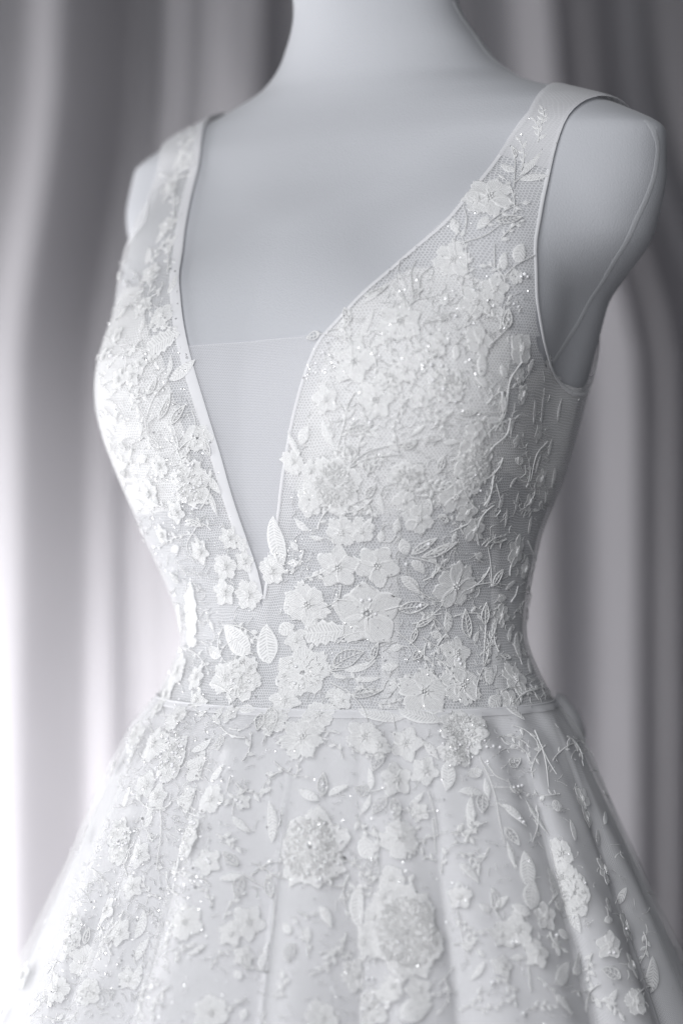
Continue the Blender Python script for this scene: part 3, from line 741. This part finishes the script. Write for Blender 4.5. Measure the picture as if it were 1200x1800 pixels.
LE = [ # base x, y, tip x, y, width, style
 (620,608,658,540,11,'slim'),(618,568,606,538,15,'open'),(566,590,538,592,15,'open'),(640,520,682,503,12,'open'),(640,532,672,514,9,'slim'),(712,540,690,500,5,'slim'),(652,610,690,590,13,'solid'),
 (910,315,952,262,11,'slim'),(905,303,880,286,15,'solid'),(912,318,965,306,14,'solid'),(858,378,838,404,16,'solid'),(870,392,918,378,14,'open'),(885,475,888,442,16,'solid'),(905,462,920,426,25,'solid'),(800,410,794,382,16,'solid'),(905,280,900,256,7,'open'),
 (884,578,893,542,18,'open'),(831,612,822,588,14,'solid'),(845,607,848,580,14,'solid'),(893,662,878,640,18,'solid'),(924,655,942,632,15,'solid'),(845,662,848,618,22,'ridge'),(936,748,938,700,14,'solid'),(948,745,955,690,12,'solid'),
 (588,785,566,736,13,'ridge'),(608,760,657,742,17,'open'),(527,782,544,748,21,'ridge'),(530,800,504,757,11,'slim'),(620,808,606,782,22,'open'),(745,772,775,772,11,'open'),(720,768,748,746,9,'slim'),(520,812,488,808,14,'ridge'),
 (502,992,481,905,38,'solid'),(500,1000,470,978,22,'solid'),(478,1168,470,1096,44,'solid'),(450,1152,386,1094,42,'solid'),(488,1112,520,1100,24,'solid'),(530,1116,611,1106,44,'notch'),(500,1080,520,1040,24,'solid'),
 (716,976,706,944,21,'ridge'),(722,972,768,946,15,'open'),(738,974,806,958,15,'open'),(722,984,746,1012,17,'solid'),(704,1010,738,1048,20,'solid'),(700,1068,754,1064,22,'open'),(785,1112,784,1074,18,'solid'),(824,1122,814,1068,20,'open'),(832,1130,842,1110,11,'solid'),(858,1026,888,1004,17,'open'),(866,1052,897,1055,13,'solid'),(850,1098,852,1058,19,'open'),(915,1162,905,1108,22,'solid'),(760,968,790,955,14,'open'),
 (585,1172,640,1146,30,'open'),(604,1178,662,1160,13,'solid',.08),(622,1193,670,1191,10,'solid',.06),(594,1208,604,1242,20,'ridge'),(618,1222,672,1214,16,'open'),(590,1208,570,1228,12,'slim'),
 (476,1238,478,1302,28,'open'),(460,1250,452,1292,17,'open'),(668,1320,655,1358,22,'open'),(742,1300,770,1336,15,'slim'),(784,1338,783,1392,26,'ridge'),(858,1207,864,1170,21,'solid'),(856,1246,882,1218,25,'solid'),
 (885,1350,916,1330,18,'open'),(880,1416,932,1450,15,'solid'),(886,1456,912,1486,17,'open'),(850,1392,804,1394,15,'solid'),(828,1400,824,1458,14,'solid'),(848,1396,846,1432,22,'open'),(852,1368,858,1408,11,'slim'),(848,1352,818,1366,19,'solid'),(890,1480,906,1530,12,'slim'),(915,1405,970,1466,9,'slim'),(888,1392,920,1385,14,'open'),(966,1420,992,1416,22,'solid'),
 (562,1408,522,1384,16,'solid'),(566,1402,568,1358,18,'open'),(576,1400,612,1382,12,'solid'),(478,1482,472,1408,18,'ridge'),(486,1456,504,1416,9,'slim'),(476,1578,470,1538,16,'open'),(471,1645,494,1568,12,'slim'),(466,1690,474,1656,16,'solid'),(457,1706,462,1676,14,'solid'),
 (650,1392,620,1386,19,'open'),(651,1390,648,1350,11,'solid'),(651,1396,632,1432,10,'slim'),(680,1402,654,1432,20,'open'),(690,1404,692,1442,19,'open'),(718,1414,744,1392,10,'slim'),(698,1448,690,1410,12,'solid'),
 (655,1510,638,1466,32,'ridge'),(650,1556,660,1505,30,'open'),(632,1632,634,1553,34,'solid'),(668,1570,690,1532,26,'solid'),(655,1690,678,1640,18,'slim'),(720,1556,728,1536,8,'slim'),
 (806,1520,842,1552,16,'ridge'),(868,1602,864,1562,15,'open'),(872,1600,893,1576,13,'solid'),(862,1602,840,1590,13,'solid'),(925,1562,920,1496,32,'solid'),(930,1602,940,1548,36,'solid'),(935,1606,896,1594,18,'solid'),(995,1600,952,1528,40,'notch'),(1020,1640,985,1560,20,'solid'),(895,1688,924,1684,10,'slim'),(975,1640,1006,1646,16,'solid'),(977,1646,981,1684,11,'solid'),(968,1738,1006,1684,30,'solid'),(970,1754,1010,1780,15,'solid'),(1064,1770,1086,1738,12,'solid'),(1058,1624,1082,1612,13,'solid'),(1074,1606,1064,1578,20,'solid'),(1090,1720,1055,1706,20,'open'),(1138,1748,1148,1680,26,'solid'),(1000,1720,1028,1665,22,'solid'),(825,1722,852,1690,11,'solid'),(1010,1480,1000,1440,14,'solid'),(1045,1490,1052,1455,16,'solid'),(1085,1590,1102,1560,14,'solid'),(1060,1455,1066,1420,12,'solid'),
 (700,1795,762,1762,40,'ridge'),(655,1740,705,1755,22,'solid'),(425,1538,386,1545,13,'solid'),(424,1541,414,1578,20,'open'),(418,1522,392,1498,15,'open'),(432,1705,424,1672,18,'open'),(424,1722,412,1706,14,'solid'),(512,1642,498,1622,14,'solid'),(516,1660,506,1692,19,'open'),(560,1594,582,1632,17,'solid'),(540,1630,541,1660,11,'solid'),(425,1795,434,1774,14,'slim'),(330,1680,362,1660,10,'slim'),
 (366,1372,398,1348,17,'solid'),(385,1326,388,1288,18,'open'),(334,1320,382,1298,13,'solid'),(300,1500,312,1548,16,'ridge'),(408,1436,440,1464,13,'solid'),(305,1545,318,1500,10,'slim'),(255,1455,265,1430,12,'solid'),(258,1462,268,1482,9,'slim'),(215,1420,232,1385,14,'solid'),(240,1690,262,1650,14,'ridge'),(238,1650,252,1600,16,'solid'),(236,1740,248,1695,16,'ridge'),(110,1690,130,1640,18,'ridge'),(80,1770,105,1712,18,'solid'),(150,1660,158,1632,12,'open'),(182,1655,206,1654,10,'open'),
 (250,612,322,590,40,'notch'),(294,666,347,634,21,'ridge'),(291,665,301,624,10,'slim'),(277,736,304,690,12,'open'),(250,736,240,704,6,'slim'),(300,745,330,712,14,'open'),(362,858,384,908,11,'slim'),(357,975,340,938,11,'slim'),(335,1145,338,1012,42,'notch'),(318,1130,316,1050,24,'solid'),(395,1160,360,1130,20,'solid'),(370,1256,340,1250,10,'slim'),(375,1268,395,1240,15,'solid'),(365,840,390,868,14,'solid'),(372,800,360,770,13,'open'),
 (300,300,330,250,13,'solid'),(285,360,310,320,12,'slim'),(272,430,300,380,14,'solid'),(290,450,310,410,12,'solid'),(258,470,262,430,14,'solid'),(295,520,310,480,15,'solid'),(260,580,285,540,12,'slim'),(245,590,255,555,9,'slim'),
 (905,900,912,860,12,'solid'),(925,940,935,905,12,'solid'),(935,830,955,800,10,'slim'),(960,800,972,770,12,'solid'),(968,860,975,820,14,'solid'),(890,1130,900,1100,13,'solid'),(925,1100,932,1060,13,'solid'),(930,1190,928,1150,14,'solid'),(885,930,890,890,10,'slim'),(975,740,990,700,10,'slim'),
 (628,1246,712,1262,24,'solid'),(700,1250,784,1266,28,'ridge'),(575,1246,640,1252,20,'solid'),(880,1240,925,1262,18,'solid'),(420,1236,452,1256,20,'solid'),(330,1226,375,1240,18,'ridge')]
for a in LE: leaf(*a)
STEMS = [[(582,1180),(604,1178)],[(582,1182),(602,1190),(622,1193)],[(624,690),(612,712),(607,740),(597,775),(592,800)],[(620,606),(600,577),(576,582)],[(618,606),(590,590),(556,586)],[(620,640),(619,606)],[(716,540),(725,528),(722,482),(731,458)],[(735,526),(738,490),(762,465)],[(714,542),(735,526),(762,522)],[(712,540),(708,520),(690,500)],
 [(742,568),(775,562)],[(902,330),(905,285),(900,260)],[(903,322),(930,300)],[(806,428),(850,415),(880,394)],[(818,402),(820,385),(814,362)],[(885,486),(905,466),(938,448)],[(868,472),(868,428)],[(858,608),(885,582),(896,572)],[(915,636),(893,672),(887,722),(868,756)],[(895,735),(890,760),(862,788),(852,810)],[(607,726),(597,708)],[(606,726),(625,710)],[(606,755),(640,742)],
 [(613,820),(642,795),(672,785),(718,777)],[(614,822),(650,804),(706,797)],[(628,800),(632,776),(640,764)],[(705,777),(740,770)],[(866,835),(860,870),(852,890)],[(870,850),(878,880)],[(820,920),(790,935)],
 [(600,1028),(596,1050),(578,1064),(560,1070)],[(588,1052),(624,1056)],[(722,978),(760,988),(788,1004)],[(716,1014),(742,1042),(766,1054)],[(676,1072),(712,1062)],[(750,1076),(776,1100),(788,1122)],[(698,1110),(730,1138),(764,1174)],[(832,1028),(862,1024),(892,1029)],[(896,1058),(904,1045),(908,1030)],[(852,1096),(850,1130),(847,1172)],[(862,1030),(860,990),(855,960)],
 [(608,1212),(640,1250),(646,1270)],[(576,1182),(600,1168)],[(580,1200),(610,1215)],[(690,1262),(694,1285)],[(842,1332),(860,1370),(870,1402),(880,1460),(886,1484)],[(854,1340),(870,1364),(893,1376)],[(868,1385),(900,1386),(914,1405)],[(874,1412),(890,1424)],[(822,1320),(824,1345)],[(880,1352),(892,1344)],[(938,1285),(960,1335),(976,1362)],[(950,1310),(958,1345),(962,1385)],[(828,1402),(830,1395)],
 [(650,1393),(676,1388)],[(614,1516),(634,1512)],[(752,1392),(762,1430),(768,1470)],[(760,1440),(765,1500)],[(804,1600),(812,1640),(818,1672)],[(868,1600),(880,1618)],[(963,1590),(978,1572)],[(945,1645),(947,1652)],[(927,1700),(932,1745)],[(425,1537),(462,1560)],[(440,1518),(452,1520),(464,1532)],[(405,1366),(398,1394)],[(282,1420),(285,1450),(276,1530)],[(412,1405),(408,1434)],[(430,1464),(446,1462)],
 [(260,766),(256,735),(244,718)],[(263,770),(262,745),(276,732)],[(296,668),(270,702),(258,738)],[(186,702),(200,706),(222,737)],[(315,790),(340,770),(362,764)],[(330,790),(345,745),(338,720)],[(318,790),(308,775),(300,745)],[(960,775),(940,800),(930,845)],[(925,950),(940,985)],[(880,720),(890,690)],[(330,1010),(310,985)],[(350,920),(330,960),(345,990)],[(770,1735),(795,1700)]]
for a in STEMS: stem(a)
for x, y, r in [(760,668,3.6),(778,684,3.6),(757,642,3),(775,643,3.2),(800,556,2.6),(832,510,2.2),(838,508,2),(920,482,3.4),(914,486,2.8),(925,486,2.6),(650,742,3.4),(636,1054,3.2),(650,1053,3.4),(660,1078,2.8),(738,1063,3.4),(732,1066,2.4),(713,990,3),(752,955,3.2),(805,1160,3.4),(808,1168,2.8),(855,1314,2.8),(866,1313,2.8),(876,1315,2.8),(900,1386,2.8),(908,1384,2.8),(915,1382,2.6),(912,1440,2.4),(918,1446,2.6),(806,1558,3.4),(820,1562,2.6),(808,1588,2.8),(805,1594,2.8),(865,1728,4.2),(900,1657,4),(976,1645,3),(1008,1613,2.6),(918,1783,3.4),(1070,1676,2.6),(1078,1676,2.6),(1098,1634,2.4),(690,1430,3),(567,1380,3),(647,1720,3.4),(656,1721,3.2),(415,1408,3.6),(422,1412,3),(364,1512,3.4),(368,1517,3.8),(340,1446,4),(197,625,4),(218,628,3),(150,1520,3),(138,1500,3),(280,1350,3),(242,1508,4),(700,740,2),(690,775,1.8),(880,690,2),(893,562,2),(901,534,2),(909,539,2)]: bead(x, y, r)

# loose motifs round the sides and back, where a step aside would look
def flower_on(P):
    d = Vector(P) - Vector(CAM)
    w = d.dot(Vector(FWD)); return 600 + FPX * d.dot(Vector(RIGHT)) / w, 900 - FPX * d.dot(Vector(UP)) / w
_hit = hit
def side_motif(ph, z, kind):
    global hit
    if z > Z0: l, n, _, _ = CARRY.find_nearest(Vector((math.sin(ph) * .3, -math.cos(ph) * .3, z)))
    else: l, n, _, _ = CARRY.find_nearest(Vector(tuple(skirt_pt(np.array([ph]), np.array([z]), over_r(np.array([ph]), np.array([z])))[0])))
    keep = hit
    hit = lambda x, y, b: (l, n)
    if kind == 0: flower(0, 0, rnd.uniform(18, 28), 5, None, rnd.choice(('round', 'ruffle')))
    else: 
        a = rnd.uniform(0, 6.28); r = rnd.uniform(16, 26); leaf(-r * math.cos(a), -r * math.sin(a), r * math.cos(a), r * math.sin(a), rnd.uniform(13, 20), rnd.choice(('solid', 'open', 'ridge')))
    hit = keep
for _ in range(36):
    side_motif(YAW + rnd.choice((-1, 1)) * rnd.uniform(1.45, 2.3), rnd.uniform(.80, 1.05), rnd.randrange(2))
for _ in range(8):
    side_motif(YAW + rnd.choice((-1, 1)) * rnd.uniform(1.5, 2.2), rnd.uniform(1.09, 1.25), rnd.randrange(2))

# small sprigs and tone-on-tone scrolls that fill the ground between the motifs
def bodice_pt():
    while True:
        if rnd.random() < .68: x, y = rnd.uniform(495, 965), rnd.uniform(470, 1235)
        else: x, y = rnd.uniform(175, 450), rnd.uniform(480, 1235)
        l, n, *_ = CARRY.ray_cast(*ray(x, y), 5)
        if l is None or l.z < Z0 + .004: continue
        if f_bodice(np.array([tuple(l)]))[0] < .011: continue
        return x, y
taken = [(a[0], a[1], a[2]) for a in FL] + [(a[0], a[1], a[2]) for a in RO] + [((a[0] + a[2]) / 2, (a[1] + a[3]) / 2, 14) for a in LE]
k = 0; tries = 0
while k < 62 and tries < 4000:
    tries += 1; x, y = bodice_pt()
    if any(math.hypot(x - a, y - b) < r + 13 for a, b, r in taken): continue
    a = rnd.uniform(0, 6.28); r = rnd.uniform(11, 19)
    leaf(x - r * math.cos(a), y - r * math.sin(a), x + r * math.cos(a), y + r * math.sin(a), rnd.uniform(8, 15), rnd.choice(('solid', 'slim', 'open', 'ridge')))
    if rnd.random() < .6: stem([(x - r * math.cos(a), y - r * math.sin(a)), (x - 1.9 * r * math.cos(a + .3), y - 1.9 * r * math.sin(a + .3)), (x - 2.5 * r * math.cos(a + .7), y - 2.5 * r * math.sin(a + .7))], 1.0)
    taken.append((x, y, 16)); k += 1
def near_motif(x, y, m): return any(math.hypot(x - a, y - b) < r * .8 + m for a, b, r in taken)
k = 0; tries = 0
while k < 105 and tries < 3000:
    tries += 1; x, y = bodice_pt()
    if near_motif(x, y, 2): continue
    sprig(x, y, rnd.uniform(0, 6.28), rnd.uniform(38, 72), rnd.randint(4, 7), rnd.uniform(.8, 1.1)); taken.append((x, y, 8)); k += 1
for x, y, a, L in [(930,330,-1.1,90),(915,300,-1.2,80),(880,420,-.9,90),(850,400,-.8,80),(945,250,-1.3,60),(820,470,-1.5,70),(900,380,-1.3,70),(300,400,-1.2,80),(285,340,-1.1,70),(310,300,-1.0,60),(270,460,-1.3,80),(295,480,-1.4,70),(325,260,-1.0,40),(262,520,-1.2,60),(305,360,-1.3,60),(965,235,-1.2,60),(950,220,-1.1,50),(985,215,-.9,45),(970,280,-1.3,60),(335,250,-1.1,40),(318,280,-1.2,50),(300,320,-1.0,50)]:
    sprig(x, y, a, L, 6, 1.0)
k = 0; tries = 0
while k < 95 and tries < 3000:
    tries += 1; y = rnd.uniform(1265, 1790); x = rnd.uniform(255 - (y - 1255) * .38, 985 + (y - 1255) * .38)
    if near_motif(x, y, 8): continue
    sprig(x, y, rnd.uniform(0, 6.28), rnd.uniform(35, 65), rnd.randint(3, 6), rnd.uniform(.8, 1.15)); taken.append((x, y, 16)); k += 1
Vb = []; Fb = []
def scroll(x, y, rad):
    a = rnd.uniform(0, 6.28); L = rnd.uniform(8, 20); c = rnd.uniform(-.22, .22); P = []; px, py = x, y
    for i in range(7):
        l, n, *_ = CARRY.ray_cast(*ray(px, py), 5)
        if l is None or (l.z > Z0 and f_bodice(np.array([tuple(l)]))[0] < .004): break
        P.append(l + n * .0003); px += math.cos(a) * L / 6; py += math.sin(a) * L / 6; a += c * (1 + i * .2)
    if len(P) > 3:
        v, f = tube_geo(P, rad, 3); o2 = len(Vb); Vb.extend(v); Fb.extend(tuple(i + o2 for i in q) for q in f)
for _ in range(1500): scroll(*bodice_pt(), .00028)
for _ in range(500):
    y = rnd.uniform(1255, 1790); scroll(rnd.uniform(255 - (y - 1255) * .38, 390 - (y - 1255) * .2), y, .00032)
for _ in range(450): scroll(rnd.uniform(250, 1150), rnd.uniform(1260, 1795), .00026)
o = mesh_obj('scroll_embroidery', Vb, Fb, M_CORD, gown); o['kind'] = 'stuff'

# beads and sequins
Vb = []; Fb = []
for c, r in BEADS:
    v, f = ball(Vector(c), r, 8, 6); o2 = len(Vb); Vb += v; Fb += [tuple(i + o2 for i in q) for q in f]
o = mesh_obj('beads', Vb, Fb, M_BEAD, gown); o['kind'] = 'stuff'
def sequins(n, region, rad, tilt):
    Vb = []; Fb = []; c = 0; tries = 0
    while c < n and tries < n * 6:
        tries += 1; px, py = region()
        l, nn, *_ = CARRY.ray_cast(*ray(px, py), 5)
        if l is None: continue
        if l.z > Z0 and f_bodice(np.array([tuple(l)]))[0] < 0: continue
        q = Vector((rnd.gauss(0, tilt), rnd.gauss(0, tilt), rnd.gauss(0, tilt))); m = (nn + q).normalized()
        a = m.orthogonal().normalized(); b = m.cross(a); r = rnd.uniform(*rad); p = l + nn * rnd.uniform(.0006, .0016); o2 = len(Vb)
        Vb.append(p + m * r * .25)
        for k in range(6): Vb.append(p + (a * math.cos(k * 1.0472) + b * math.sin(k * 1.0472)) * r)
        Fb += [(o2, o2 + 1 + k, o2 + 1 + (k + 1) % 6) for k in range(6)]; c += 1
    return Vb, Fb
def reg_all(): return rnd.uniform(20, 1210), rnd.uniform(180, 1830)
def reg_left(): 
    y = rnd.uniform(450, 1830); return (rnd.uniform(165, 330) + max(0, (y - 750)) * .14 if y < 1200 else rnd.uniform(310 - (y - 1200) * .46, 420 - (y - 1200) * .12)), y
def reg_cl(): 
    k = rnd.choice(((545,1500,80),(650,1760,60),(520,990,40),(760,660,90),(740,1160,60),(700,560,110),(815,1300,50),(880,560,70),(560,640,50)))
    return rnd.gauss(k[0], k[2] * .6), rnd.gauss(k[1], k[2] * .6)
V1, F1 = sequins(950, reg_all, (.0002, .0007), .35); V2, F2 = sequins(520, reg_left, (.0003, .0011), .4); V3, F3 = sequins(520, reg_cl, (.0003, .0008), .4)
F2 = [tuple(i + len(V1) for i in f) for f in F2]; F3 = [tuple(i + len(V1) + len(V2) for i in f) for f in F3]
o = mesh_obj('sequins', V1 + V2 + V3, F1 + F2 + F3, M_SEQ, gown, None, False); o['kind'] = 'stuff'

# gathered cloth and a thin dark sliver at the back of the waist
def at_px(x, y, dd):
    o, d = ray(x, y); return o + d * ((D + dd) / d.dot(Vector(FWD)))
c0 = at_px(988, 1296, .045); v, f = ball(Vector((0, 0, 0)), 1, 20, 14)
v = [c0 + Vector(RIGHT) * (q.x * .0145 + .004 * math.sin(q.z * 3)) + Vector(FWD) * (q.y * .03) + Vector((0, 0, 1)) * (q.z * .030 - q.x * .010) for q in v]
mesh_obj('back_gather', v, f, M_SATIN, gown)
M_DARK = fabric('dark_sliver', (.06, .06, .065), .6, .1, 1500, .1)
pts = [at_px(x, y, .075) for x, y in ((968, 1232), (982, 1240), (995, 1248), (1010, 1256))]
v, f = tube_geo(pts, [.0015, .0035, .0035, .001], 8); mesh_obj('back_sliver', v, f, M_DARK, gown)

# ------------------------------------------------------------------ curtains and floor
def drift(z):
    t = min(1, max(-.6, (1.78 - z) / .42)); return t * t * (3 - 2 * t) if t > 0 else t * .3
def curtain(label, s0, s1, z0, z1, prof, f0, shear):
    """prof: (s, slope) knots; the slope is how fast the cloth recedes as it runs to the right"""
    n = 420; S = np.linspace(s0, s1, n)
    sl = np.interp(S, prof[0], prof[1]) * 1.9; kk = np.exp(-(np.arange(-60, 61) * (S[1] - S[0]) / .10) ** 2); sl = sl - np.convolve(np.pad(sl, 60, 'edge'), kk / kk.sum(), 'valid'); W = np.cumsum(sl) * (S[1] - S[0])
    W -= np.linspace(W[0], W[-1], n)
    Zs = np.linspace(z0, z1, 40); V = []
    for z in Zs:
        k = (z - z0) / (z1 - z0)
        for s, w in zip(S, W):
            sway = .012 * math.sin(s * 7 + z * 2.1) + .006 * math.sin(s * 29 + z * 3.1) * math.sin(z * 4.3 + s * 6) + .004 * math.sin(s * 61 - z * 5 + 2 * math.sin(z * 3))
            V.append(frame_pt(s + shear * drift(z) + sway * .15, f0 + w * (1 + .12 * (1 - k)) + sway * .3, z))
    V = np.array(V); F = grid_faces(40, n, False)
    c = thing('curtain', label, 'curtain')
    o = mesh_obj('panel', V, F, M_CURTAIN, c)
    hem = []
    return c
SCL = FPX / 3.3
def sx(px): return (px - 600) / SCL + OX
kn = [(-140,.9),(-60,1.0),(-20,.6),(25,-.35),(90,-.25),(125,.9),(215,1.3),(245,-.6),(270,-1.5),(312,-1.1),(330,.6),(350,-.3),(455,-.2),(480,1.3),(520,1.2),(545,-.8),(600,-.8)]
xs = [sx(a) for a, b in kn]
left = [(-1.9 + .13 * i, (-1.1 if i % 2 else 1.1)) for i in range(int((xs[0] + 1.9) / .13))]
ks = [s for s, v in left] + xs; kv = [v for s, v in left] + [b for a, b in kn]
curtain('pale grey curtain in soft folds with glowing window light low on it', -1.9, sx(600) + .12, .02, 2.7, (ks, kv), 1.5, -.05)
kn = [(600,-.8),(640,1.0),(700,-.8),(760,.9),(815,.4),(850,-.5),(935,-1.3),(960,-1.1),(975,1.5),(1030,1.4),(1055,-.3),(1095,-.1),(1125,1.5),(1260,1.8),(1300,-.7),(1370,.9)]
xs = [sx(a) for a, b in kn]
right = [(xs[-1] + .13 * (i + 1), (-1.1 if i % 2 == 0 else 1.1)) for i in range(9)]
ks = xs + [s for s, v in right]; kv = [b for a, b in kn] + [v for s, v in right]
curtain('grey curtain in dim folds falling into shadow beside the bare shoulder', sx(600) - .16, ks[-1], .02, 2.7, (ks, kv), 1.5, .105)
fl = mesh_obj('floor', [(-4, -4, 0), (4, -4, 0), (4, 4, 0), (-4, 4, 0)], [(0, 1, 2, 3)], M_FLOOR)
fl['kind'] = 'structure'
